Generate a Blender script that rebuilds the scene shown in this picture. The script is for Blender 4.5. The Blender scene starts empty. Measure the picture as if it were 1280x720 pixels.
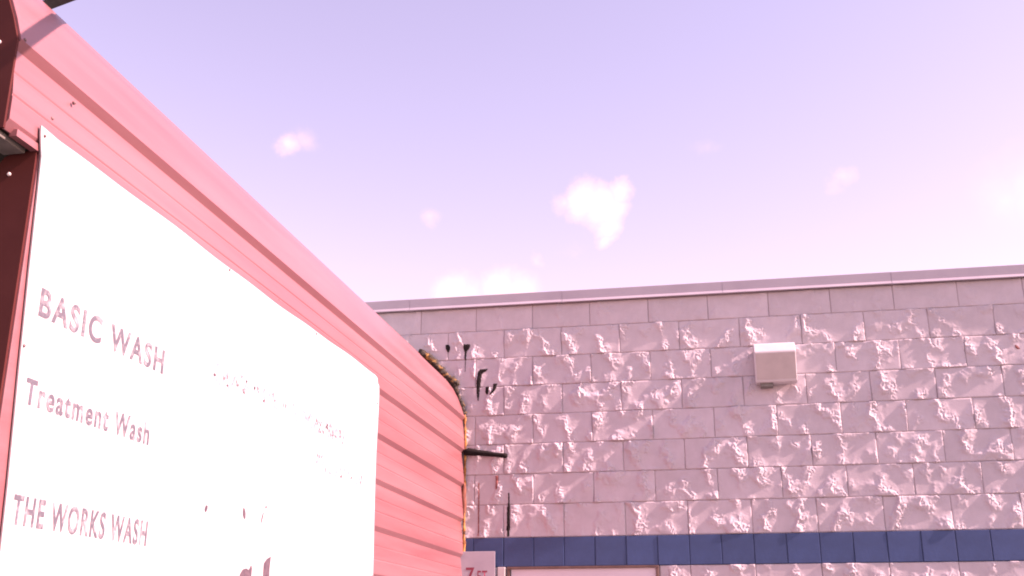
import bpy, math, random
import numpy as np

R = math.radians
sc = bpy.context.scene
C = sc.collection

# ------------------------------------------------------------------ camera
cam_d = bpy.data.cameras.new('camera')
cam = bpy.data.objects.new('camera', cam_d)
C.objects.link(cam)
cam.location = (0, 0, 1.6)
cam.rotation_mode = 'XYZ'
cam.rotation_euler = (R(90 + 18.088), 0, R(10.704))
cam_d.sensor_width = 36
cam_d.lens = 36 * 1350.5 / 1280
cam_d.clip_start = 0.05
cam_d.clip_end = 2000
sc.camera = cam

# ------------------------------------------------------------------ light
SUN_EL, SUN_AZ = 36.0, 4.4          # sun to the right (+X), a few degrees on the camera's side of the block wall
s_dir = np.array([math.cos(R(SUN_EL)) * math.cos(R(SUN_AZ)), -math.cos(R(SUN_EL)) * math.sin(R(SUN_AZ)), math.sin(R(SUN_EL))])
sun_d = bpy.data.lights.new('sun', 'SUN')
sun_d.energy = 5.0
sun_d.angle = R(0.53)
sun_d.color = (1.0, 0.95, 0.89)
sun = bpy.data.objects.new('sun', sun_d)
C.objects.link(sun)
from mathutils import Vector
sun.rotation_euler = Vector(s_dir).to_track_quat('Z', 'Y').to_euler()
sun.location = (8, -2, 10)

world = bpy.data.worlds.new('World')
sc.world = world
world.use_nodes = True
wt = world.node_tree
wt.nodes.clear()
wn = wt.nodes.new


def wmath(op, a, b=None, clamp=False):
    n = wn('ShaderNodeMath'); n.operation = op; n.use_clamp = clamp
    for i, v in enumerate((a, b)):
        if v is None: continue
        if isinstance(v, (int, float)): n.inputs[i].default_value = v
        else: wt.links.new(v, n.inputs[i])
    return n.outputs[0]


sky = wn('ShaderNodeTexSky')
sky.sky_type = 'NISHITA'
sky.sun_disc = False
sky.sun_elevation = R(SUN_EL)
sky.sun_rotation = R(90 + SUN_AZ)
sky.altitude = 100
sky.air_density = 1.42
sky.dust_density = 0.6
sky.ozone_density = 1.0
tc = wn('ShaderNodeTexCoord')
DIRV = tc.outputs['Generated']
# small fair-weather clouds: puffs at their compass directions, edges torn by noise
noi = wn('ShaderNodeTexNoise'); noi.inputs['Scale'].default_value = 19; noi.inputs['Detail'].default_value = 7
noi.inputs['Roughness'].default_value = 0.58
wt.links.new(DIRV, noi.inputs['Vector'])
warp = wn('ShaderNodeVectorMath'); warp.operation = 'MULTIPLY_ADD'
wt.links.new(noi.outputs['Color'], warp.inputs[0])
warp.inputs[1].default_value = (0.044, 0.044, 0.044)
sub = wn('ShaderNodeVectorMath'); sub.operation = 'ADD'; sub.inputs[1].default_value = (-0.022, -0.022, -0.022)
wt.links.new(DIRV, sub.inputs[0])
wt.links.new(sub.outputs[0], warp.inputs[2])
PUFFS = [  # direction, radius (rad), strength
    ((-0.108, 0.915, 0.386), 0.024, 1.0), ((-0.092, 0.919, 0.381), 0.026, 1.0), ((-0.074, 0.917, 0.390), 0.016, .9), ((-0.084, 0.922, 0.376), 0.022, 1.0),
    ((-0.088, 0.927, 0.366), 0.017, .95), ((-0.089, 0.932, 0.354), 0.011, .8), ((-0.126, 0.913, 0.386), 0.014, .5),
    ((-0.2335, 0.922, 0.310), 0.022, 1.0), ((-0.222, 0.929, 0.301), 0.026, 1.0), ((-0.190, 0.932, 0.308), 0.024, 1.0), ((-0.170, 0.936, 0.307), 0.026, 1.0),
    ((-0.3582, 0.832, 0.4235), 0.016, .6), ((-0.3450, 0.836, 0.428), 0.020, .3),
    ((-0.2444, 0.897, 0.368), 0.014, .36), ((-0.149, 0.929, 0.338), 0.010, .3),
    ((0.127, 0.912, 0.389), 0.014, .42), ((0.117, 0.916, 0.384), 0.014, .35),
    ((0.252, 0.901, 0.354), 0.040, .40), ((0.275, 0.893, 0.356), 0.045, .5), ((0.30, 0.885, 0.35), 0.06, .6),
]
acc = None
for d, r, st in PUFFS:
    L = math.sqrt(sum(c * c for c in d))
    dn = wn('ShaderNodeVectorMath'); dn.operation = 'DISTANCE'
    wt.links.new(warp.outputs[0], dn.inputs[0]); dn.inputs[1].default_value = tuple(c / L for c in d)
    q = wmath('DIVIDE', dn.outputs['Value'], r)
    q = wmath('SUBTRACT', 1.0, q, True)
    q = wmath('MULTIPLY', q, st)
    acc = q if acc is None else wmath('MAXIMUM', acc, q)
# the same kind of puffs scattered over the rest of the sky
mp = wn('ShaderNodeMapping'); mp.inputs['Scale'].default_value = (1, 1, 1.9); mp.inputs['Location'].default_value = (3.1, 7.7, 1.3)
wt.links.new(DIRV, mp.inputs['Vector'])
no2 = wn('ShaderNodeTexNoise'); no2.inputs['Scale'].default_value = 5.5; no2.inputs['Detail'].default_value = 9
wt.links.new(mp.outputs[0], no2.inputs['Vector'])
far = wmath('MULTIPLY', wmath('SUBTRACT', no2.outputs['Fac'], 0.665, True), 3.0)
acc = wmath('MAXIMUM', acc, far)
edge = wmath('MULTIPLY', wmath('SUBTRACT', noi.outputs['Fac'], 0.5), 0.30)
cl = wmath('MULTIPLY', acc, wmath('ADD', 1.0, wmath('MULTIPLY', edge, 3.0)))
ramp = wn('ShaderNodeMapRange'); ramp.interpolation_type = 'SMOOTHSTEP'
ramp.inputs['From Min'].default_value = 0.02; ramp.inputs['From Max'].default_value = 0.70
wt.links.new(cl, ramp.inputs['Value'])
mix = wn('ShaderNodeMix'); mix.data_type = 'RGBA'
wt.links.new(ramp.outputs[0], mix.inputs['Factor'])
wt.links.new(sky.outputs[0], mix.inputs['A'])
mix.inputs['B'].default_value = (3.9, 4.0, 4.3, 1)
bg = wn('ShaderNodeBackground'); bg.inputs['Strength'].default_value = 0.122
wt.links.new(mix.outputs['Result'], bg.inputs['Color'])
wo = wn('ShaderNodeOutputWorld')
wt.links.new(bg.outputs[0], wo.inputs['Surface'])

# ------------------------------------------------------------------ exposure
vs = sc.view_settings
sc.display_settings.display_device = 'sRGB'
vs.view_transform = 'Standard'
vs.look = 'None'
vs.gamma = 1.0
vs.use_curve_mapping = False
vs.exposure = 1.28
vs.use_white_balance = True          # the phone's white balance is off towards magenta
vs.white_balance_temperature = 8500
vs.white_balance_tint = 72
sc.cycles.use_denoising = True
sc.cycles.max_bounces = 8
sc.cycles.filter_width = 1.9

# ------------------------------------------------------------------ helpers
rng = random.Random(7)


def mesh_obj(name, verts, faces, mat=None, parent=None, smooth=False):
    me = bpy.data.meshes.new(name)
    me.from_pydata([tuple(v) for v in verts], [], faces)
    if mat: me.materials.append(mat)
    if smooth: me.polygons.foreach_set('use_smooth', [True] * len(me.polygons))
    me.update()
    return link(name, me, parent)


def link(name, me, parent=None):
    o = bpy.data.objects.new(name, me)
    C.objects.link(o)
    o.parent = parent
    return o


def empty(name, loc, label, cat, group=None):
    o = bpy.data.objects.new(name, None)
    o.empty_display_size = 0.1
    C.objects.link(o)
    o.location = loc
    o['label'] = label
    o['category'] = cat
    if group: o['group'] = group
    return o


def tag(o, label, cat, group=None):
    o['label'] = label; o['category'] = cat
    if group: o['group'] = group
    return o


def shift(verts, o):
    return [(v[0] - o[0], v[1] - o[1], v[2] - o[2]) for v in verts]


def box_geo(x0, x1, y0, y1, z0, z1):
    v = [(x0, y0, z0), (x1, y0, z0), (x1, y1, z0), (x0, y1, z0), (x0, y0, z1), (x1, y0, z1), (x1, y1, z1), (x0, y1, z1)]
    f = [(0, 3, 2, 1), (4, 5, 6, 7), (0, 1, 5, 4), (1, 2, 6, 5), (2, 3, 7, 6), (3, 0, 4, 7)]
    return v, f


def bevel_box(x0, x1, y0, y1, z0, z1, b):
    import bmesh
    bm = bmesh.new()
    v, f = box_geo(x0, x1, y0, y1, z0, z1)
    vv = [bm.verts.new(p) for p in v]
    for q in f: bm.faces.new([vv[i] for i in q])
    bmesh.ops.bevel(bm, geom=bm.edges[:], offset=b, segments=2, affect='EDGES', profile=0.6)
    bm.verts.index_update()
    V = [tuple(p.co) for p in bm.verts]; F = [tuple(p.index for p in q.verts) for q in bm.faces]
    bm.free()
    return V, F


def extrude_y(profile, y0, y1, closed=True):
    """profile: list of (x, z) running counter-clockwise seen from -Y; extruded along Y, capped."""
    n = len(profile)
    V = [(x, y0, z) for x, z in profile] + [(x, y1, z) for x, z in profile]
    F = [(i, (i + 1) % n, n + (i + 1) % n, n + i) for i in range(n if closed else n - 1)]
    if closed:
        F.append(tuple(range(n - 1, -1, -1))); F.append(tuple(range(n, 2 * n)))
    return V, F


def extrude_x(profile, x0, x1):
    """profile: list of (y, z)."""
    n = len(profile)
    V = [(x0, y, z) for y, z in profile] + [(x1, y, z) for y, z in profile]
    F = [(i, n + i, n + (i + 1) % n, (i + 1) % n) for i in range(n)]
    F.append(tuple(range(n))); F.append(tuple(range(2 * n - 1, n - 1, -1)))
    return V, F


def recalc(o):
    import bmesh
    bm = bmesh.new(); bm.from_mesh(o.data)
    bmesh.ops.recalc_face_normals(bm, faces=bm.faces[:])
    bm.to_mesh(o.data); bm.free()
    return o


def tube(path, radii, seg=10, flat=(1, 1)):
    V, F = [], []
    n = len(path)
    up0 = Vector((0, 0, 1))
    for i, p in enumerate(path):
        a = Vector(path[max(0, i - 1)]); b = Vector(path[min(n - 1, i + 1)])
        t = (b - a).normalized()
        u = t.cross(up0) if abs(t.z) < 0.95 else t.cross(Vector((0, 1, 0)))
        u.normalize(); w = u.cross(t)
        for k in range(seg):
            an = 2 * math.pi * k / seg
            V.append(tuple(Vector(p) + u * (math.cos(an) * radii[i] * flat[0]) + w * (math.sin(an) * radii[i] * flat[1])))
    for i in range(n - 1):
        for k in range(seg):
            F.append((i * seg + k, i * seg + (k + 1) % seg, (i + 1) * seg + (k + 1) % seg, (i + 1) * seg + k))
    F.append(tuple(range(seg - 1, -1, -1))); F.append(tuple((n - 1) * seg + k for k in range(seg)))
    return V, F


# numpy gradient noise
_pr = np.random.RandomState(11)
_perm = np.tile(_pr.permutation(512), 3)
_ang = _pr.rand(512) * 2 * np.pi
_gx, _gy = np.cos(_ang), np.sin(_ang)


def gnoise(x, y):
    xi = np.floor(x).astype(int); yi = np.floor(y).astype(int)
    xf = x - xi; yf = y - yi
    u = xf ** 3 * (xf * (xf * 6 - 15) + 10); v = yf ** 3 * (yf * (yf * 6 - 15) + 10)

    def g(i, j):
        h = _perm[(_perm[i & 511] + j) & 511]
        return h
    def dot(i, j, dx, dy):
        h = g(i, j); return _gx[h] * dx + _gy[h] * dy
    n00 = dot(xi, yi, xf, yf); n10 = dot(xi + 1, yi, xf - 1, yf)
    n01 = dot(xi, yi + 1, xf, yf - 1); n11 = dot(xi + 1, yi + 1, xf - 1, yf - 1)
    return ((n00 * (1 - u) + n10 * u) * (1 - v) + (n01 * (1 - u) + n11 * u) * v) * 1.5


def sstep(a, b, x):
    t = np.clip((x - a) / (b - a), 0, 1); return t * t * (3 - 2 * t)


# ------------------------------------------------------------------ materials
def new_mat(name):
    m = bpy.data.materials.new(name); m.use_nodes = True
    nt = m.node_tree
    return m, nt, nt.nodes['Principled BSDF']


def nd(nt, t, **kw):
    n = nt.nodes.new(t)
    for k, v in kw.items(): n.inputs[k].default_value = v
    return n


def varied(name, c1, c2, scale, rough=0.7, detail=5, bump=0.0, bscale=200, spec=0.5, metallic=0.0, stretch=(1, 1, 1), objrand=0.0, rvar=0.0, bdist=0.002, lo=0.35, hi=0.65):
    m, nt, b = new_mat(name)
    tc = nd(nt, 'ShaderNodeTexCoord')
    mp = nd(nt, 'ShaderNodeMapping', Scale=stretch)
    nt.links.new(tc.outputs['Object'], mp.inputs['Vector'])
    n = nd(nt, 'ShaderNodeTexNoise', Scale=scale, Detail=detail, Roughness=0.6)
    nt.links.new(mp.outputs[0], n.inputs['Vector'])
    r = nd(nt, 'ShaderNodeMapRange', **{'From Min': lo, 'From Max': hi})
    nt.links.new(n.outputs['Fac'], r.inputs['Value'])
    mx = nt.nodes.new('ShaderNodeMix'); mx.data_type = 'RGBA'
    mx.inputs['A'].default_value = (*c1, 1); mx.inputs['B'].default_value = (*c2, 1)
    nt.links.new(r.outputs[0], mx.inputs['Factor'])
    out = mx.outputs['Result']
    if objrand:
        oi = nd(nt, 'ShaderNodeObjectInfo')
        rr = nd(nt, 'ShaderNodeMapRange', **{'To Min': 1 - objrand, 'To Max': 1 + objrand})
        nt.links.new(oi.outputs['Random'], rr.inputs['Value'])
        hs = nd(nt, 'ShaderNodeHueSaturation')
        nt.links.new(rr.outputs[0], hs.inputs['Value']); nt.links.new(out, hs.inputs['Color'])
        out = hs.outputs[0]
    nt.links.new(out, b.inputs['Base Color'])
    b.inputs['Roughness'].default_value = rough
    b.inputs['Metallic'].default_value = metallic
    b.inputs['Specular IOR Level'].default_value = spec
    if rvar:
        r2 = nd(nt, 'ShaderNodeMapRange', **{'From Min': 0.3, 'From Max': 0.7, 'To Min': rough - rvar, 'To Max': rough + rvar})
        nt.links.new(n.outputs['Fac'], r2.inputs['Value']); nt.links.new(r2.outputs[0], b.inputs['Roughness'])
    if bump:
        n2 = nd(nt, 'ShaderNodeTexNoise', Scale=bscale, Detail=4)
        nt.links.new(mp.outputs[0], n2.inputs['Vector'])
        bp = nd(nt, 'ShaderNodeBump', Strength=bump, Distance=bdist)
        nt.links.new(n2.outputs['Fac'], bp.inputs['Height']); nt.links.new(bp.outputs[0], b.inputs['Normal'])
    return m


M = {}
M['ground'] = varied('pale_concrete_ground', (0.12, 0.117, 0.112), (0.17, 0.166, 0.16), 1.3, 0.9, bump=0.3, bscale=60)
M['block'] = varied('painted_split_face_block', (0.43, 0.405, 0.43), (0.49, 0.46, 0.49), 9, 0.8, bump=0.3, bscale=150, objrand=0.04, spec=0.3, bdist=0.003)
M['mortar'] = varied('painted_mortar', (0.38, 0.325, 0.33), (0.43, 0.37, 0.375), 14, 0.9, bump=0.3, bscale=120)
M['blue'] = varied('blue_painted_block', (0.016, 0.052, 0.14), (0.021, 0.065, 0.172), 8, 0.5, bump=0.2, bscale=60, objrand=0.07)
M['coping'] = varied('coping_metal', (0.3, 0.29, 0.335), (0.34, 0.33, 0.375), 3, 0.45, spec=0.5)
M['siding'] = varied('faded_red_siding', (0.222, 0.082, 0.086), (0.26, 0.118, 0.124), 1.4, 0.36, spec=0.75, bump=0.12, bscale=2.2, stretch=(1, 0.30, 5), rvar=0.06, bdist=0.02)
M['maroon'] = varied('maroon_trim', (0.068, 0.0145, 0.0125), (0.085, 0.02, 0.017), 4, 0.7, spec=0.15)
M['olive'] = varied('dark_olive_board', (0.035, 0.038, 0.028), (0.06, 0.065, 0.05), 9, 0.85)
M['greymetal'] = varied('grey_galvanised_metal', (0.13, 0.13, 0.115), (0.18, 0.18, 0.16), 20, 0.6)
M['white'] = varied('white_sign_board', (0.42, 0.42, 0.42), (0.45, 0.45, 0.45), 1.2, 0.5)
M['screw'] = varied('zinc_screw', (0.62, 0.60, 0.58), (0.75, 0.73, 0.70), 50, 0.35, metallic=0.4)
M['darkscrew'] = varied('weathered_screw', (0.12, 0.07, 0.07), (0.2, 0.12, 0.12), 50, 0.6)
M['black'] = varied('black_metal', (0.018, 0.017, 0.016), (0.035, 0.032, 0.030), 30, 0.6)
M['tar'] = varied('black_tar', (0.007, 0.006, 0.006), (0.016, 0.013, 0.012), 40, 0.85, spec=0.2)
M['roof'] = varied('grey_roof_membrane', (0.28, 0.27, 0.26), (0.36, 0.35, 0.34), 3, 0.9)
M['lamp'] = varied('off_white_lamp_housing', (0.46, 0.46, 0.47), (0.51, 0.51, 0.52), 12, 0.5)
M['lens'] = varied('dusty_lamp_lens', (0.39, 0.355, 0.34), (0.43, 0.395, 0.375), 14, 0.45)
M['doorframe'] = varied('brown_door_frame', (0.10, 0.06, 0.05), (0.15, 0.09, 0.075), 20, 0.6)
M['door'] = varied('pale_door_panel', (0.58, 0.56, 0.61), (0.62, 0.6, 0.65), 3, 0.5)
M['plate'] = varied('white_plate', (0.335, 0.335, 0.39), (0.38, 0.38, 0.43), 8, 0.5)
M['redprint'] = varied('red_print', (0.22, 0.035, 0.06), (0.28, 0.05, 0.08), 40, 0.6)


def print_mat(name, dark, thr, soft, scale=30):
    """faded dark lettering, worn through to the white board in patches"""
    m, nt, b = new_mat(name)
    tc = nd(nt, 'ShaderNodeTexCoord')
    n = nd(nt, 'ShaderNodeTexNoise', Scale=scale, Detail=6, Roughness=0.65)
    nt.links.new(tc.outputs['Object'], n.inputs['Vector'])
    r = nd(nt, 'ShaderNodeMapRange', **{'From Min': thr, 'From Max': thr + soft})
    nt.links.new(n.outputs['Fac'], r.inputs['Value'])
    mx = nt.nodes.new('ShaderNodeMix'); mx.data_type = 'RGBA'
    mx.inputs['A'].default_value = (*dark, 1); mx.inputs['B'].default_value = (0.43, 0.43, 0.43, 1)
    nt.links.new(r.outputs[0], mx.inputs['Factor'])
    nt.links.new(mx.outputs['Result'], b.inputs['Base Color'])
    b.inputs['Roughness'].default_value = 0.6
    return m


M['print'] = print_mat('faded_print', (0.085, 0.092, 0.112), 0.48, 0.30, 24)
M['flake'] = varied('flaked_print', (0.06, 0.045, 0.06), (0.1, 0.075, 0.09), 60, 0.7)


def foam_mat():
    m, nt, b = new_mat('weathered_expanding_foam')
    tc = nd(nt, 'ShaderNodeTexCoord')
    n = nd(nt, 'ShaderNodeTexNoise', Scale=26, Detail=5, Roughness=0.7)
    nt.links.new(tc.outputs['Object'], n.inputs['Vector'])
    cr = nt.nodes.new('ShaderNodeValToRGB')
    e = cr.color_ramp.elements
    e[0].position = 0.38; e[0].color = (0.055, 0.028, 0.012, 1)
    e[1].position = 0.62; e[1].color = (0.50, 0.27, 0.07, 1)
    k = cr.color_ramp.elements.new(0.48); k.color = (0.33, 0.13, 0.03, 1)
    nt.links.new(n.outputs['Fac'], cr.inputs[0]); nt.links.new(cr.outputs[0], b.inputs['Base Color'])
    b.inputs['Roughness'].default_value = 0.85
    return m


M['foam'] = foam_mat()
M['darkfoam'] = varied('dark_weathered_foam', (0.030, 0.026, 0.018), (0.34, 0.19, 0.05), 22, 0.9, lo=0.54, hi=0.68)

# ------------------------------------------------------------------ ground
V, F = box_geo(-600, 600, -600, 600, -0.5, 0.0)
g = mesh_obj('ground', V, F, M['ground']); g['kind'] = 'structure'

# ------------------------------------------------------------------ block building
D = 7.218                 # plane of the block faces
BW, BH = 0.4064, 0.2032   # block module
Z0 = 2.0636               # underside of the blue course
X0 = -1.0140              # a vertical joint of the second course from the top
ROWS_TOP = 9              # course lines up to Z0 + 9 * BH
bld = empty('block_building', (0, D, 0), 'low pink split-face block building with a blue band and metal coping', 'building')
BO = (0, D, 0)
V, F = box_geo(-7.0, 8.0, D + 0.005, D + 9.0, 0.0, Z0 + 9 * BH - 0.02)
o = mesh_obj('mortar_backing', shift(V, BO), F, M['mortar'], bld)
V, F = box_geo(-6.9, 7.9, D + 0.05, D + 8.9, Z0 + 9 * BH - 0.016, Z0 + 9 * BH + 0.02)
o = mesh_obj('roof', shift(V, BO), F, M['roof'], bld)

NX, NZ = 104, 52
GAP = 0.0022


def relief(xs, zs, seed, amp=1.0):
    """broken stone face: depth towards the viewer, metres (>0 is proud)"""
    r = random.Random(seed)
    ox, oz = r.uniform(0, 300), r.uniform(0, 300)
    wx = gnoise(xs / 0.05 + oz, zs / 0.05 + ox) * 0.022 + gnoise(xs / 0.018 + oz, zs / 0.018 + ox) * 0.007
    wz = gnoise(xs / 0.05 - ox, zs / 0.05 + oz + 40) * 0.022 + gnoise(xs / 0.018 - ox, zs / 0.018 + oz + 40) * 0.007
    a, b = xs + wx, zs + wz
    th = r.uniform(-0.5, 0.3)
    dx, dz = math.cos(0.5 + th), math.sin(0.5 + th)
    # coarse fracture planes, then grain where they break towards the light side
    big = lambda p, q: np.log1p(np.exp((gnoise(p / 0.108 + ox, q / (0.108 * 1.35) + oz)) * 9)) / 9
    G = big(a - dx * -0.05 * big(a, b), b - dz * -0.05 * big(a, b))
    e = 0.006
    a2, b2 = a + dx * e, b + dz * e
    G2 = big(a2 - dx * -0.05 * big(a2, b2), b2 - dz * -0.05 * big(a2, b2))
    slope = (G - G2) / e * 0.026
    m = sstep(0.06, 0.18, slope)
    fine = gnoise(a / 0.015 + ox + 31, b / 0.019 + oz + 17) + 0.6 * gnoise(a / 0.008 + ox + 3, b / 0.010 + oz + 7)
    h = 0.026 * G + (0.0001 + 0.0055 * m) * fine
    lx, lz = r.uniform(-0.006, 0.011), r.uniform(-0.006, 0.011)
    h = h + lx * (xs - xs.mean()) + lz * (zs - zs.mean())
    return amp * h + r.uniform(-0.0015, 0.0015)


surf = {}   # (row, col) -> (x0, z0, seed)


def block_mesh(x0, x1, z0, z1, seed, amp=1.0, nx=NX, nz=NZ, base=0.0):
    w, hgt = x1 - x0 - 2 * GAP, z1 - z0 - 2 * GAP
    gx = np.linspace(0, w, nx + 1); gz = np.linspace(0, hgt, nz + 1)
    X, Z = np.meshgrid(gx, gz)
    h = relief(X, Z, seed, amp) + base
    dx = np.minimum(X, w - X); dz = np.minimum(Z, hgt - Z); de = np.minimum(dx, dz)
    h = h - 0.0015 * (1 - sstep(0, 0.006, de))
    V = np.stack([X - w / 2, -h, Z - hgt / 2], -1).reshape(-1, 3)
    n1 = nx + 1
    i = np.arange(nz)[:, None] * n1 + np.arange(nx)[None, :]
    i = i.ravel()
    F = np.stack([i, i + 1, i + 1 + n1, i + n1], -1)
    # skirt back into the wall
    ring = list(range(0, n1)) + [k * n1 + nx for k in range(1, nz + 1)] + [nz * n1 + k for k in range(nx - 1, -1, -1)] + [k * n1 for k in range(nz - 1, 0, -1)]
    nb = len(V)
    back = V[ring].copy(); back[:, 1] = 0.03
    V = np.concatenate([V, back])
    m = len(ring)
    F = [tuple(int(c) for c in q) for q in F] + [(ring[(k + 1) % m], ring[k], nb + k, nb + (k + 1) % m) for k in range(m)]
    me = bpy.data.meshes.new('block')
    me.from_pydata(V.tolist(), [], F)
    me.materials.append(M['block'])
    me.polygons.foreach_set('use_smooth', [True] * len(me.polygons))
    me.update()
    return me


def joint_phase(k):          # course k lies between lines k and k+1; courses alternate half a block
    return X0 if (k % 2 == 1) else X0 + BW / 2


DOOR_X0, DOOR_X1 = -1.398, -0.402
stuff_V, stuff_F = [], []
seed = 100
for k in range(-10, 9):
    if k == 0: continue
    z0 = Z0 + k * BH; z1 = z0 + BH
    if k == 8: z1 = Z0 + 9 * BH - 0.028
    if k == 1: z0 -= 0.014
    ph = joint_phase(k)
    n0 = math.floor((-6.9 - ph) / BW); n1 = math.ceil((7.9 - ph) / BW)
    for c in range(n0, n1):
        x0 = ph + c * BW; x1 = x0 + BW
        if k < 0 and x1 > DOOR_X0 - 0.03 and x0 < DOOR_X1 + 0.03:      # the doorway
            if x0 < DOOR_X0 - 0.16: x1 = DOOR_X0 - 0.062
            elif x1 > DOOR_X1 + 0.16: x0 = max(x0, DOOR_X1 + 0.006)
            else: continue
        if x1 - x0 < 0.05: continue
        seed += 1
        near = -2.4 < (x0 + x1) / 2 < 2.9 and k >= -2
        amp = 1.0 if k < 8 else 0.35
        if near:
            me = block_mesh(x0, x1, z0, z1, seed, amp, base=0.004 if k < 0 else 0.0)
            o = link('block', me, bld)
            o.location = ((x0 + x1) / 2, 0, (z0 + z1) / 2)
            surf[(k, c)] = (x0, x1, z0, z1, seed, amp)
        else:
            me = block_mesh(x0, x1, z0, z1, seed, amp, 14, 8)
            nb = len(stuff_V)
            cx, cz = (x0 + x1) / 2, (z0 + z1) / 2
            stuff_V += [(v.co.x + cx, v.co.y, v.co.z + cz) for v in me.vertices]
            stuff_F += [tuple(i + nb for i in p.vertices) for p in me.polygons]
            bpy.data.meshes.remove(me)
o = mesh_obj('outer_blocks', stuff_V, stuff_F, M['block'], bld, True); o['kind'] = 'stuff'


def face_depth(x, z):
    """world Y of the block face at (x, z)"""
    for (x0, x1, z0, z1, sd, amp) in surf.values():
        if x0 <= x <= x1 and z0 <= z <= z1:
            w, hg = x1 - x0 - 2 * GAP, z1 - z0 - 2 * GAP
            gx = np.linspace(0, w, NX + 1); gz = np.linspace(0, hg, NZ + 1)
            X, Z = np.meshgrid(gx, gz)
            key = sd
            if key not in _cache: _cache[key] = relief(X, Z, sd, amp)
            i = int(np.clip((x - x0 - GAP) / w * NX, 0, NX)); j = int(np.clip((z - z0 - GAP) / hg * NZ, 0, NZ))
            return D - _cache[key][j, i]
    return D + 0.012


_cache = {}

# blue band: smooth square-scored blocks, a little behind the split faces
bz0, bz1 = Z0 + 0.002, Z0 + BH - 0.0165
mb = BW / 2
bm_v, bm_f = bevel_box(-mb / 2 + 0.0028, mb / 2 - 0.0028, -0.004, 0.04, -(bz1 - bz0) / 2, (bz1 - bz0) / 2, 0.0022)
blue_me = bpy.data.meshes.new('blue_block')
blue_me.from_pydata(bm_v, [], bm_f); blue_me.materials.append(M['blue'])
for i in range(-14, 24):
    cx = X0 + (i + 0.5) * mb
    o = link('blue_block', blue_me, bld)
    o.location = (cx, -0.006 + rng.uniform(-0.001, 0.001), (bz0 + bz1) / 2)
    o.rotation_euler = (rng.uniform(-.008, .008), 0, rng.uniform(-.012, .012))
V, F = box_geo(-7.0, 8.0, D - 0.0055, D + 0.02, Z0 - 0.001, Z0 + BH - 0.0155)
M['bluejoint'] = varied('blue_painted_joint', (0.013, 0.036, 0.098), (0.016, 0.042, 0.11), 10, 0.7)
o = mesh_obj('blue_mortar', shift(V, BO), F, M['bluejoint'], bld)

# metal coping in sections
CZ0, CZ1 = 3.862, 3.952
prof = [(D - 0.032, CZ0), (D - 0.034, CZ0 + 0.004), (D - 0.020, CZ0 + 0.024), (D - 0.021, CZ1 - 0.004), (D - 0.017, CZ1), (D + 0.30, CZ1 + 0.012), (D + 0.30, CZ0), (D + 0.296, CZ0), (D + 0.296, CZ1 - 0.01), (D - 0.010, CZ1 - 0.02), (D - 0.010, CZ0 + 0.02), (D - 0.024, CZ0)]
SEC = 1.111
for i in range(-6, 9):
    xa = -1.002 + i * SEC; xb = xa + SEC
    if xb < -7 or xa > 8: continue
    jz = rng.uniform(-0.0012, 0.0012)
    V, F = extrude_x([(y, z + jz) for y, z in prof], xa + 0.0016, xb - 0.0016)
    recalc(mesh_obj('coping', shift(V, BO), F, M['coping'], bld))
    V, F = extrude_x([(y + 0.0035 if y < D else y, z - 0.0015) for y, z in prof], xb - 0.03, xb + 0.03)
    recalc(mesh_obj('coping_joint_cover', shift(V, BO), F, M['coping'], bld))

# door under the blue band
door = link('door', None, bld)
V, F = box_geo(DOOR_X0 + 0.03, DOOR_X1 - 0.02, D - 0.006, D + 0.008, 0.03, Z0 - 0.016)
recalc(mesh_obj('door_panel', shift(V, BO), F, M['door'], door))
V, F = bevel_box(DOOR_X0 + 0.004, DOOR_X1, D - 0.024, D + 0.01, Z0 - 0.0155, Z0 - 0.001, 0.002)
recalc(mesh_obj('door_frame', shift(V, BO), F, M['doorframe'], door))
for xa in (DOOR_X0 + 0.005, DOOR_X1 - 0.018):
    V, F = bevel_box(xa, xa + 0.017, D - 0.022, D + 0.01, 0.0, Z0 - 0.016, 0.002)
    recalc(mesh_obj('door_frame', shift(V, BO), F, M['doorframe'], door))
V, F = bevel_box(DOOR_X0 - 0.058, DOOR_X0 - 0.008, D - 0.03, D + 0.01, 0.0, Z0 - 0.002, 0.004)
recalc(mesh_obj('door_trim', shift(V, BO), F, M['white'], door))

# ------------------------------------------------------------------ red sided wing
WX = -1.691
wing = empty('red_sided_wing', (WX, 4.7, 0), 'faded red metal lap-sided wing with a curved sloping roof edge, built against the block wall', 'building')
WO = (WX, 4.7, 0)


def wpart(name, V, F, mat, parent=None, smooth=False):
    return recalc(mesh_obj(name, shift(V, WO), F, mat, parent or wing, smooth))


FAR = 7.196
lines = [3.055, 2.833]
while lines[-1] > 0.2: lines.append(lines[-1] - 0.2325)
for i in range(len(lines) - 1):
    zt, zb = lines[i], lines[i + 1]
    y0 = 2.165 if i == 0 else 2.366
    h = zt - zb
    P = [(WX - 0.017, zb - 0.011), (WX - 0.0015, zb + 0.0105), (WX, zb + 0.013)]
    for fr, dep in ((0.33, .0), (0.355, .0026), (0.38, .0002), (0.62, .0), (0.645, .0022), (0.67, .0002)):
        P.append((WX - 0.016 * max(0, fr - 0.3) / 0.7 - dep, zb + h * fr))
    P += [(WX - 0.0175, zt - 0.004), (WX - 0.0175, zt + 0.008), (WX - 0.029, zt + 0.008), (WX - 0.029, zb - 0.011)]
    V, F = extrude_y(P, y0, FAR + rng.uniform(-0.006, 0.003))
    wpart('siding_panel', V, F, M['siding'])

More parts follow.
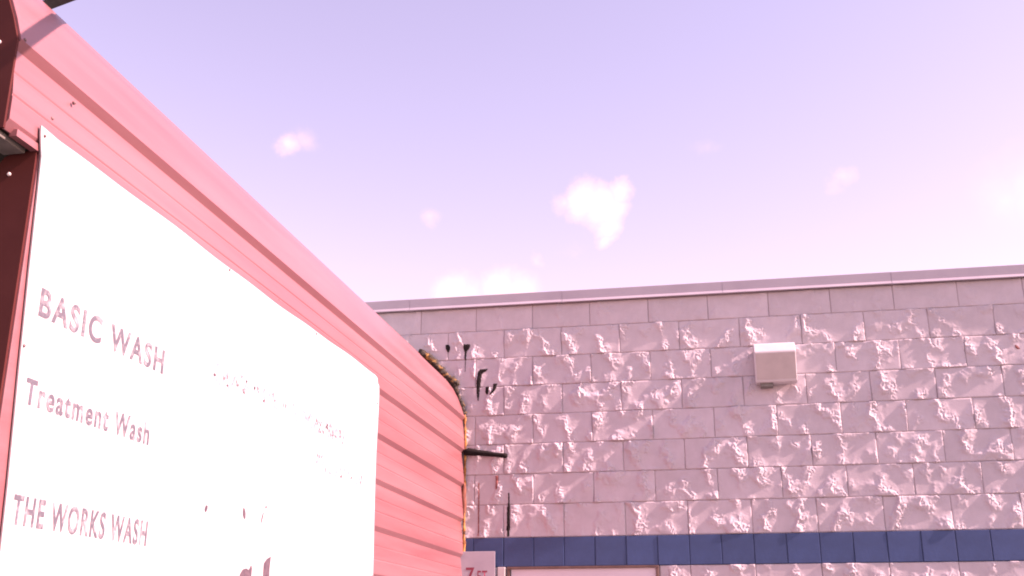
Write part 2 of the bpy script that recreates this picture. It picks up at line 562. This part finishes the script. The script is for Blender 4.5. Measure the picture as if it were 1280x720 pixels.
# curved sloping roof edge
cp = [(-1.709, 3.043), (-1.6905, 3.069), (-1.712, 3.135), (-1.740, 3.205), (-1.772, 3.268), (-1.812, 3.322), (-1.868, 3.380), (-1.935, 3.445), (-2.000, 3.510), (-2.012, 3.524), (-2.020, 3.534), (-2.032, 3.538), (-2.045, 3.534)]
inner = [(x - 0.012, z - 0.010) for x, z in cp]
inner[0] = (-1.722, 3.043)
prof2 = cp + inner[::-1]
V, F = extrude_y(prof2, 2.162, FAR)
cap = wpart('roof_edge_cap', V, F, M['siding'])
md = cap.modifiers.new('smooth', 'EDGE_SPLIT'); md.split_angle = R(28)
cap.data.polygons.foreach_set('use_smooth', [True] * len(cap.data.polygons))

# roof deck and inner body
V, F = box_geo(-4.6, -2.036, 2.19, FAR, 3.40, 3.49)
wpart('roof_deck', V, F, M['roof'])
V, F = extrude_y([(-4.5, 0.0), (WX - 0.045, 0.0), (WX - 0.045, 3.03), (-1.80, 3.22), (-2.06, 3.395), (-4.5, 3.395)], 2.42, FAR - 0.004)
wpart('wall_core', V, F, M['olive'])
# near end: maroon plate following the roof-edge profile
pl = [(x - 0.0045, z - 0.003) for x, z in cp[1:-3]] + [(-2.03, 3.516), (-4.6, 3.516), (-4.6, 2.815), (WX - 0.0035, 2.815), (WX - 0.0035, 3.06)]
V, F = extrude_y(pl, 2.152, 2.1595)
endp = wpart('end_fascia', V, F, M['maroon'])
for (sx, sz) in ((-1.7445, 3.060), (-1.90, 3.06), (-2.2, 3.06), (-2.5, 3.06), (-1.92, 3.30)):
    V, F = tube([(sx, 2.1525, sz), (sx, 2.149, sz), (sx, 2.1465, sz)], [0.0055, 0.0052, 0.003], 8)
    wpart('screw', V, F, M['screw'], endp)
# soffit under the overhang, with a grey bracket
V, F = box_geo(-4.5, WX - 0.022, 2.1605, 2.41, 2.822, 2.834)
wpart('soffit', V, F, M['olive'])
V, F = bevel_box(-1.785, -1.722, 2.175, 2.285, 2.806, 2.8215, 0.003)
wpart('soffit_bracket', V, F, M['greymetal'])
V, F = extrude_y([(WX + 0.001, 2.8135), (WX + 0.001, 2.8325), (WX - 0.020, 2.8325), (WX - 0.020, 2.8135)], 2.20, 2.298)
wpart('drip_edge', V, F, M['siding'])
# corner trim below, recessed dark end wall behind it
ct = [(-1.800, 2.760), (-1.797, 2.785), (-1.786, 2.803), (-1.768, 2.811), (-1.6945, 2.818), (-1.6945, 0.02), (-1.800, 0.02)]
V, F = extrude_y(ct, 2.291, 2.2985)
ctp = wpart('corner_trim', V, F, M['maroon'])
for sz in (2.753, 2.2, 1.65, 1.1, 0.55):
    V, F = tube([(-1.763, 2.2915, sz), (-1.763, 2.288, sz), (-1.763, 2.2855, sz)], [0.0055, 0.0052, 0.003], 8)
    wpart('screw', V, F, M['screw'], ctp)
V, F = box_geo(-4.5, -1.7375, 2.34, 2.415, 0.0, 2.8205)
wpart('end_wall', V, F, M['olive'])
V, F = bevel_box(WX - 0.034, WX + 0.0015, 2.2995, 2.372, 0.02, 2.8195, 0.002)
wpart('end_channel', V, F, M['siding'])
# weathered screw heads in the red siding
for (sy, sz) in ((2.335, 2.930), (2.178, 3.076), (2.42, 3.02), (3.9, 2.905), (5.2, 2.90)):
    xx = WX - 0.0035 if sz < 3.04 else WX - 0.002
    V, F = tube([(xx - 0.004, sy, sz), (xx + 0.0025, sy, sz), (xx + 0.0045, sy, sz)], [0.0052, 0.0048, 0.002], 8)
    wpart('screw', V, F, M['darkscrew'])

# ------------------------------------------------------------------ menu sign
SX = WX + 0.010
sign = empty('menu_sign', (SX, 3.76, 0.62), 'big white wash menu board with faded lettering, screwed to the red siding', 'sign')
SO = (SX, 3.76, 0.62)
topl, n = [], 40
out = []
for i in range(n + 1):     # top edge
    t = i / n; y = 2.292 + (5.150 - 2.292) * t
    out.append((y, 2.872 + 0.014 * t + 0.004 * math.sin(t * 9) + 0.002 * math.sin(t * 31)))
out[0] = (2.277, 2.880)
out += [(5.184, 2.880), (5.194, 2.856), (5.216, 2.846), (5.222, 2.815), (5.222, 2.70), (5.217, 2.60), (5.212, 2.50), (5.214, 2.36), (5.22, 2.2), (5.232, 2.0), (5.238, 1.85), (5.24, 1.6), (5.238, 1.2), (5.235, 0.70), (5.22, 0.66)]
out += [(4.2, 0.655), (3.0, 0.662), (2.40, 0.66)]
out += [(2.392, 0.8), (2.375, 1.5), (2.352, 1.95), (2.330, 2.25), (2.314, 2.5), (2.303, 2.70), (2.297, 2.80), (2.286, 2.835), (2.280, 2.86)]
m_ = len(out)
V = [(SX - 0.0045 + 0.0, y, z) for y, z in out] + [(SX, y, z) for y, z in out]
F = [tuple(range(m_ - 1, -1, -1)), tuple(range(m_, 2 * m_))] + [(i, (i + 1) % m_, m_ + (i + 1) % m_, m_ + i) for i in range(m_)]
recalc(mesh_obj('board', shift(V, SO), F, M['white'], sign))


def text_mesh(body, y0, y1, z0, z1, x, mat, parent, origin, axis='red', shear=0.0, off=0.0):
    cu = bpy.data.curves.new('lettering', 'FONT')
    cu.body = body; cu.size = 1.0; cu.offset = off; cu.space_character = 1.2
    tmp = bpy.data.objects.new('lettering_tmp', cu)
    C.objects.link(tmp)
    bpy.context.view_layer.update()
    me = bpy.data.meshes.new_from_object(tmp.evaluated_get(bpy.context.evaluated_depsgraph_get()))
    bpy.data.objects.remove(tmp); bpy.data.curves.remove(cu)
    co = np.array([v.co for v in me.vertices])
    a0, a1 = co[:, 0].min(), co[:, 0].max()
    caph = 0.729
    for v in me.vertices:
        u = y0 + (v.co.x - a0) / (a1 - a0) * (y1 - y0)
        w = z0 + v.co.y / caph * (z1 - z0)
        if axis == 'red': v.co = (x - origin[0], u - origin[1], w - origin[2])
        else: v.co = (u - origin[0], x - origin[1], w - origin[2])
    me.materials.clear(); me.materials.append(mat)
    return link('lettering', me, parent)


TX = SX + 0.0012
text_mesh('BASIC WASH', 2.374, 3.026, 2.393, 2.468, TX, M['print'], sign, SO, off=0.024)
text_mesh('Treatment Wash', 2.366, 2.984, 2.163, 2.229, TX, M['print'], sign, SO, off=0.024)
text_mesh('THE WORKS WASH', 2.382, 3.030, 1.870, 1.942, TX, M['print'], sign, SO, off=0.024)

# flakes left of worn-off lettering
fv, ff = [], []


def flake(y, z, w, h, lean=0.0, ragged=0.25):
    k = 9; b = len(fv)
    for i in range(k):
        a = 2 * math.pi * i / k; rr = 1 + rng.uniform(-ragged, ragged)
        fv.append((TX, y + math.cos(a) * w / 2 * rr + lean * math.sin(a) * h / 2, z + math.sin(a) * h / 2 * rr))
    ff.append(tuple(range(b, b + k)))


for (y, z, w, h, l) in [(3.375, 2.471, .020, .012, 0), (3.473, 2.491, .008, .030, -.3), (3.479, 2.457, .012, .010, 0), (3.530, 2.491, .006, .018, -.2), (3.550, 2.489, .006, .016, -.2), (3.619, 2.462, .010, .010, 0),
                        (3.713, 2.498, .005, .016, 0), (3.745, 2.492, .006, .008, 0), (3.795, 2.507, .005, .024, 0), (3.799, 2.470, .014, .012, 0), (3.90, 2.49, .004, .012, 0), (3.985, 2.482, .003, .018, 0),
                        (4.369, 2.488, .010, .009, 0), (4.412, 2.461, .012, .009, 0), (4.412, 2.492, .009, .008, 0), (4.497, 2.494, .016, .012, -.4), (4.60, 2.477, .013, .009, 0), (4.66, 2.515, .010, .006, 0), (4.68, 2.487, .008, .010, 0),
                        (4.395, 2.357, .005, .016, 0), (4.425, 2.357, .005, .018, 0), (4.637, 2.306, .010, .008, 0), (4.695, 2.340, .007, .018, 0), (4.701, 2.309, .015, .011, 0), (4.69, 2.37, .006, .006, 0), (4.993, 2.349, .008, .016, 0)]:
    flake(y, z, w, h, l)
o = mesh_obj('worn_lettering', shift(fv, SO), ff, M['flake'], sign)
o['kind'] = 'stuff'
fv, ff = [], []
for (ya, yb, z) in ((3.40, 4.72, 2.486), (4.36, 4.72, 2.490), (4.39, 5.02, 2.335)):
    y = ya
    while y < yb:
        for _ in range(4):
            flake(y + rng.uniform(-.012, .012), z + rng.uniform(-.032, .032), rng.uniform(.004, .011), rng.uniform(.008, .026), rng.uniform(-.2, .2))
        y += rng.uniform(.018, .040)
M['ghost'] = varied('ghost_print', (0.24, 0.225, 0.26), (0.34, 0.325, 0.35), 60, 0.7)
o = mesh_obj('ghost_lettering', shift(fv, SO), ff, M['ghost'], sign)
o['kind'] = 'stuff'
fv, ff = [], []
def remnant():
    global fv, ff
    mesh_obj('letter_remnant', shift(fv, SO), ff, M['flake'], sign)
    fv, ff = [], []


for (y, z, w, h, l) in [(3.399, 2.020, .020, .026, .2), (3.700, 2.036, .024, .040, -.25), (3.862, 2.040, .010, .045, .4), (3.890, 2.080, .012, .012, 0)]:
    flake(y, z, w, h, l, 0.12); remnant()
for poly in ([(3.715, 1.80), (3.70, 1.822), (3.722, 1.842), (3.752, 1.848), (3.775, 1.843), (3.792, 1.862), (3.803, 1.852), (3.800, 1.80), (3.79, 1.77), (3.74, 1.77)],
             [(3.905, 1.875), (3.930, 1.893), (3.968, 1.905), (3.962, 1.86), (3.968, 1.80), (3.985, 1.76), (3.99, 1.72), (3.93, 1.73), (3.905, 1.80)]):
    fv += [(TX, y, z) for y, z in poly]; ff.append(tuple(range(len(poly)))); remnant()
for (sy, sz) in ((2.296, 2.858), (3.42, 2.868), (4.3, 2.872), (5.19, 2.75), (2.335, 2.30), (5.215, 1.9)):
    V, F = tube([(SX, sy, sz), (SX + 0.003, sy, sz), (SX + 0.0048, sy, sz)], [0.0046, 0.0042, 0.002], 8)
    recalc(mesh_obj('screw', shift(V, SO), F, M['darkscrew'], sign))

# ------------------------------------------------------------------ wall light
LX0, LX1 = 0.286, 0.552
lamp = empty('wall_light', (0.419, D, 3.20), 'small boxy off-white wall light mounted high on the block wall', 'wall light')
LO = (0.419, D, 3.20)
lp = [(D - 0.012, 3.487), (D - 0.088, 3.478), (D - 0.108, 3.466), (D - 0.140, 3.412), (D - 0.141, 3.404), (D - 0.096, 3.222), (D - 0.088, 3.214), (D - 0.012, 3.214)]
V, F = extrude_x(lp, LX0, LX1)
hb = recalc(mesh_obj('housing', shift(V, LO), F, M['lamp'], lamp))
bv = hb.modifiers.new('bevel', 'BEVEL'); bv.width = 0.004; bv.segments = 2
V = [(LX0 + 0.009, D - 0.1425, 3.398), (LX1 - 0.006, D - 0.1425, 3.398), (LX1 - 0.006, D - 0.1015, 3.232), (LX0 + 0.009, D - 0.1015, 3.232)]
V2 = [(x, y + 0.006, z + 0.001) for x, y, z in V]
F = [(0, 3, 2, 1), (4, 5, 6, 7)] + [(i, (i + 1) % 4, 4 + (i + 1) % 4, 4 + i) for i in range(4)]
recalc(mesh_obj('lens', shift(V + V2, LO), F, M['lens'], lamp))
V, F = bevel_box(LX0 + 0.03, LX1 - 0.03, D - 0.0125, D + 0.004, 3.24, 3.47, 0.002)
recalc(mesh_obj('mounting_plate', shift(V, LO), F, M['lamp'], lamp))

V, F = bevel_box(LX0 + 0.03, LX0 + 0.11, D - 0.075, D - 0.004, 3.190, 3.2135, 0.004)  # dark box standing in for the shadow under the lamp
recalc(mesh_obj('lamp_shadow_box', shift(V, LO), F, M['greymetal'], lamp))

# ------------------------------------------------------------------ clearance sign
cs = empty('clearance_sign', (-1.58, D, 1.90), 'white plate with red 7 FT lettering on the blue band beside the red siding', 'sign')
CO = (-1.58, D, 1.90)
V, F = bevel_box(-1.76, -1.472, D - 0.034, D - 0.029, 1.86, 2.164, 0.0015)
recalc(mesh_obj('plate', shift(V, CO), F, M['plate'], cs))
text_mesh('7', -1.668, -1.610, 1.965, 2.066, D - 0.0352, M['redprint'], cs, CO, 'block', off=0.012)
text_mesh('FT', -1.590, -1.524, 1.965, 2.044, D - 0.0352, M['redprint'], cs, CO, 'block', off=0.012)
for xx in (-1.70, -1.50):
    V, F = box_geo(xx - 0.01, xx + 0.01, D - 0.029, D + 0.004, 2.08, 2.10)
    recalc(mesh_obj('standoff', shift(V, CO), F, M['greymetal'], cs))

# ------------------------------------------------------------------ foam in the seam
path, rad = [], []
seam = [(-1.694, 3.09), (-1.690, 3.00)] + [(-1.688, 3.0 - 0.05 * i) for i in range(1, 60)]
pts = []
for a, b in zip(seam[:-1], seam[1:]):
    L = math.dist(a, b); kk = max(1, int(L / 0.012))
    pts += [(a[0] + (b[0] - a[0]) * j / kk, a[1] + (b[1] - a[1]) * j / kk) for j in range(kk)]
for i, (x, z) in enumerate(pts):
    w = float(gnoise(np.array([z / 0.05]), np.array([3.3]))[0]); w2 = float(gnoise(np.array([z / 0.018]), np.array([8.1]))[0])
    path.append((x + 0.003 * w, 7.200 + 0.003 * w2, z)); rad.append(0.0085 + 0.0045 * w + 0.003 * w2)
V, F = tube(path, rad, 8)
tag(recalc(mesh_obj('foam_bead', V, F, M['foam'], None, True)), 'thin orange bead of foam filling the upright seam between red siding and block wall', 'sealant')
path, rad = [], []
sl = [(-2.030, 3.556), (-1.975, 3.522), (-1.925, 3.470), (-1.870, 3.418), (-1.815, 3.362), (-1.768, 3.300), (-1.733, 3.225), (-1.705, 3.150), (-1.692, 3.085)]
for a, b in zip(sl[:-1], sl[1:]):
    for j in range(8):
        t = j / 8; x = a[0] + (b[0] - a[0]) * t; z = a[1] + (b[1] - a[1]) * t
        q = len(path) / 64.0
        w = float(gnoise(np.array([q * 7.3]), np.array([21.3]))[0]); w2 = float(gnoise(np.array([q * 17]), np.array([4.1]))[0]) + 0.5 * rng.uniform(-1, 1)
        path.append((x + 0.008 * w, 7.190 + 0.006 * w2, z + 0.012 * w)); rad.append((0.030 - 0.012 * q) * (1 + 0.55 * w + 0.45 * w2) * min(1, 0.35 + q * 9))
V, F = tube(path, rad, 12)
V = [(v[0] + rng.uniform(-.007, .007), v[1] + rng.uniform(-.005, .005), v[2] + rng.uniform(-.007, .007)) for v in V]
tag(recalc(mesh_obj('foam_clump', V, F, M['darkfoam'], None, True)), 'lumpy dark brown and yellow foam along the sloping roof edge against the blocks', 'sealant')
path = [(-1.6895 + 0.003 * math.sin(i), 7.188, 2.62 - 0.02 * i) for i in range(12)]
V, F = tube(path, [0.004, .010, .014, .016, .017, .017, .018, .017, .016, .014, .011, .004], 10)
M['brownfoam'] = varied('brown_foam', (0.16, 0.055, 0.035), (0.26, 0.10, 0.06), 30, 0.9)
tag(recalc(mesh_obj('foam_lump', V, F, M['brownfoam'], None, True)), 'smooth reddish brown foam lump bulging from the upright seam', 'sealant')

# ------------------------------------------------------------------ marks on the block wall
def wall_patch(name, outline, mat, thick, label, cat, group=None, res=0.004):
    """tar smear lying on the broken block face: filled outline sampled onto the relief"""
    xs = [p[0] for p in outline]; zs = [p[1] for p in outline]

    def inside(x, z):
        c = False; n = len(outline); j = n - 1
        for i in range(n):
            if (outline[i][1] > z) != (outline[j][1] > z) and x < (outline[j][0] - outline[i][0]) * (z - outline[i][1]) / (outline[j][1] - outline[i][1]) + outline[i][0]: c = not c
            j = i
        return c
    V, F, idx = [], [], {}
    nx = int((max(xs) - min(xs)) / res) + 2; nz = int((max(zs) - min(zs)) / res) + 2

    def vert(i, j):
        if (i, j) not in idx:
            x = min(xs) + (i - 0.5) * res; z = min(zs) + (j - 0.5) * res
            full = all(inside(x + a * res, z + b * res) for a in (-1, 0, 1) for b in (-1, 0, 1))
            y = face_depth(x, z) - (thick + 0.003 if full else 0.003)
            idx[(i, j)] = len(V); V.append((x + rng.uniform(-.0012, .0012), y, z + rng.uniform(-.0012, .0012)))
        return idx[(i, j)]
    for i in range(nx):
        for j in range(nz):
            if inside(min(xs) + i * res, min(zs) + j * res):
                F.append((vert(i, j), vert(i + 1, j), vert(i + 1, j + 1), vert(i, j + 1)))
    if not F: return
    c = (sum(xs) / len(xs), D, sum(zs) / len(zs))
    o = mesh_obj(name, shift(V, c), F, mat, None, True); o.location = c
    return tag(o, label, cat, group)


def strip(pts):
    """outline from a centre line with widths: [(x, z, w), ...]"""
    return [(x - w / 2, z) for x, z, w in pts] + [(x + w / 2, z) for x, z, w in reversed(pts)]


G = 'dark marks on the block wall'
wall_patch('tar_mark', strip([(-1.833, 3.602, .02), (-1.829, 3.585, .034), (-1.826, 3.568, .028), (-1.823, 3.548, .010)]), M['tar'], .004, 'small black tar blot on the second block course nearest the red roof edge', 'stain', G)
wall_patch('tar_mark', strip([(-1.690, 3.598, .045), (-1.690, 3.580, .050), (-1.694, 3.562, .036), (-1.698, 3.544, .016), (-1.699, 3.47, .006), (-1.699, 3.40, .005)]), M['tar'], .004, 'black triangular tar blot with a thin drip, on the second block course', 'stain', G)
wall_patch('tar_mark', strip([(-1.562, 3.412, .060), (-1.575, 3.398, .058), (-1.592, 3.380, .030), (-1.598, 3.34, .030), (-1.603, 3.30, .030), (-1.605, 3.25, .022), (-1.604, 3.21, .012), (-1.604, 3.19, .007)]), M['tar'], .005, 'longest hooked black tar drip running down the third and fourth courses', 'stain', G)
wall_patch('tar_mark', strip([(-1.534, 3.285, .020), (-1.538, 3.268, .028), (-1.540, 3.250, .026), (-1.538, 3.230, .010)]), M['tar'], .004, 'small round black tar blot to the left of the curved one', 'stain', G)
wall_patch('tar_mark', strip([(-1.482, 3.305, .036), (-1.486, 3.290, .022), (-1.486, 3.272, .020), (-1.495, 3.255, .020), (-1.506, 3.240, .020), (-1.514, 3.226, .012)]), M['tar'], .004, 'curved black tar mark right of the long hooked drip', 'stain', G)
wall_patch('tar_mark', strip([(-1.386, 2.55, .006), (-1.386, 2.48, .010), (-1.387, 2.44, .022), (-1.388, 2.36, .022), (-1.389, 2.30, .020), (-1.390, 2.262, .014)]), M['tar'], .004, 'upright black streak ending at the top of the blue band', 'stain', G)
M['rust'] = varied('rust_streak', (0.19, 0.06, 0.055), (0.27, 0.10, 0.09), 40, 0.8)
wall_patch('rust_streak', strip([(-1.466, 2.665, .022), (-1.468, 2.62, .020), (-1.472, 2.575, .010)]), M['rust'], .003, 'short reddish rust streak under the black bar', 'stain', G)
wall_patch('rust_streak', strip([(-1.594, 2.62, .008), (-1.594, 2.45, .009), (-1.594, 2.27, .008)]), M['rust'], .003, 'long thin reddish streak beside the foam-filled seam', 'stain', G)
wall_patch('tar_mark', strip([(1.935, 3.412, .012), (1.945, 3.395, .024), (1.950, 3.385, .016)]), M['rust'], .003, 'faint dark speck on the block wall at the far right', 'stain', G)
# drip line over the blue band
V, F = bevel_box(-1.4205, -1.4135, D - 0.0075, D - 0.0005, 2.07, 2.252, 0.001)
tag(recalc(mesh_obj('drip_line', V, F, M['tar'])), 'thin black drip line crossing the blue band above the door edge', 'stain', G)
# short black bar
path = [(-1.695, 7.188, 2.826), (-1.66, 7.187, 2.828), (-1.60, 7.187, 2.822), (-1.53, 7.188, 2.812), (-1.47, 7.188, 2.803), (-1.42, 7.188, 2.798), (-1.397, 7.189, 2.794), (-1.391, 7.19, 2.793)]
V, F = tube(path, [.020, .0245, .0205, .0195, .0155, .0170, .0165, .006], 10, (1.0, 1.0))
V = [(v[0] + rng.uniform(-.003, .003), v[1] + rng.uniform(-.002, .002), v[2] + rng.uniform(-.003, .003)) for v in V]
tag(recalc(mesh_obj('wall_bar', V, F, M['tar'], None, True)), 'short black bar sticking out along the block wall from the red siding', 'bar')

# ------------------------------------------------------------------ black arm over the roof edge
arm = empty('roof_arm', (-2.40, 2.822, 3.49), 'black metal arm rising from behind the red roof edge', 'metal arm')
AO = (-2.40, 2.822, 3.49)
p0 = (-2.46, 2.832, 3.553); p1 = (-1.868, 2.746, 3.645); p2 = (-0.84, 2.075, 3.645)  # unseen outer leg p1-p2 is bent so its shadow crosses the roof edge
V, F = tube([p0, p1, p2], [0.025, 0.025, 0.025], 4)
recalc(mesh_obj('arm_tube', shift(V, AO), F, M['black'], arm))
V, F = bevel_box(-2.48, -2.38, 2.79, 2.87, 3.4905, 3.56, 0.004)
recalc(mesh_obj('base_plate', shift(V, AO), F, M['black'], arm))
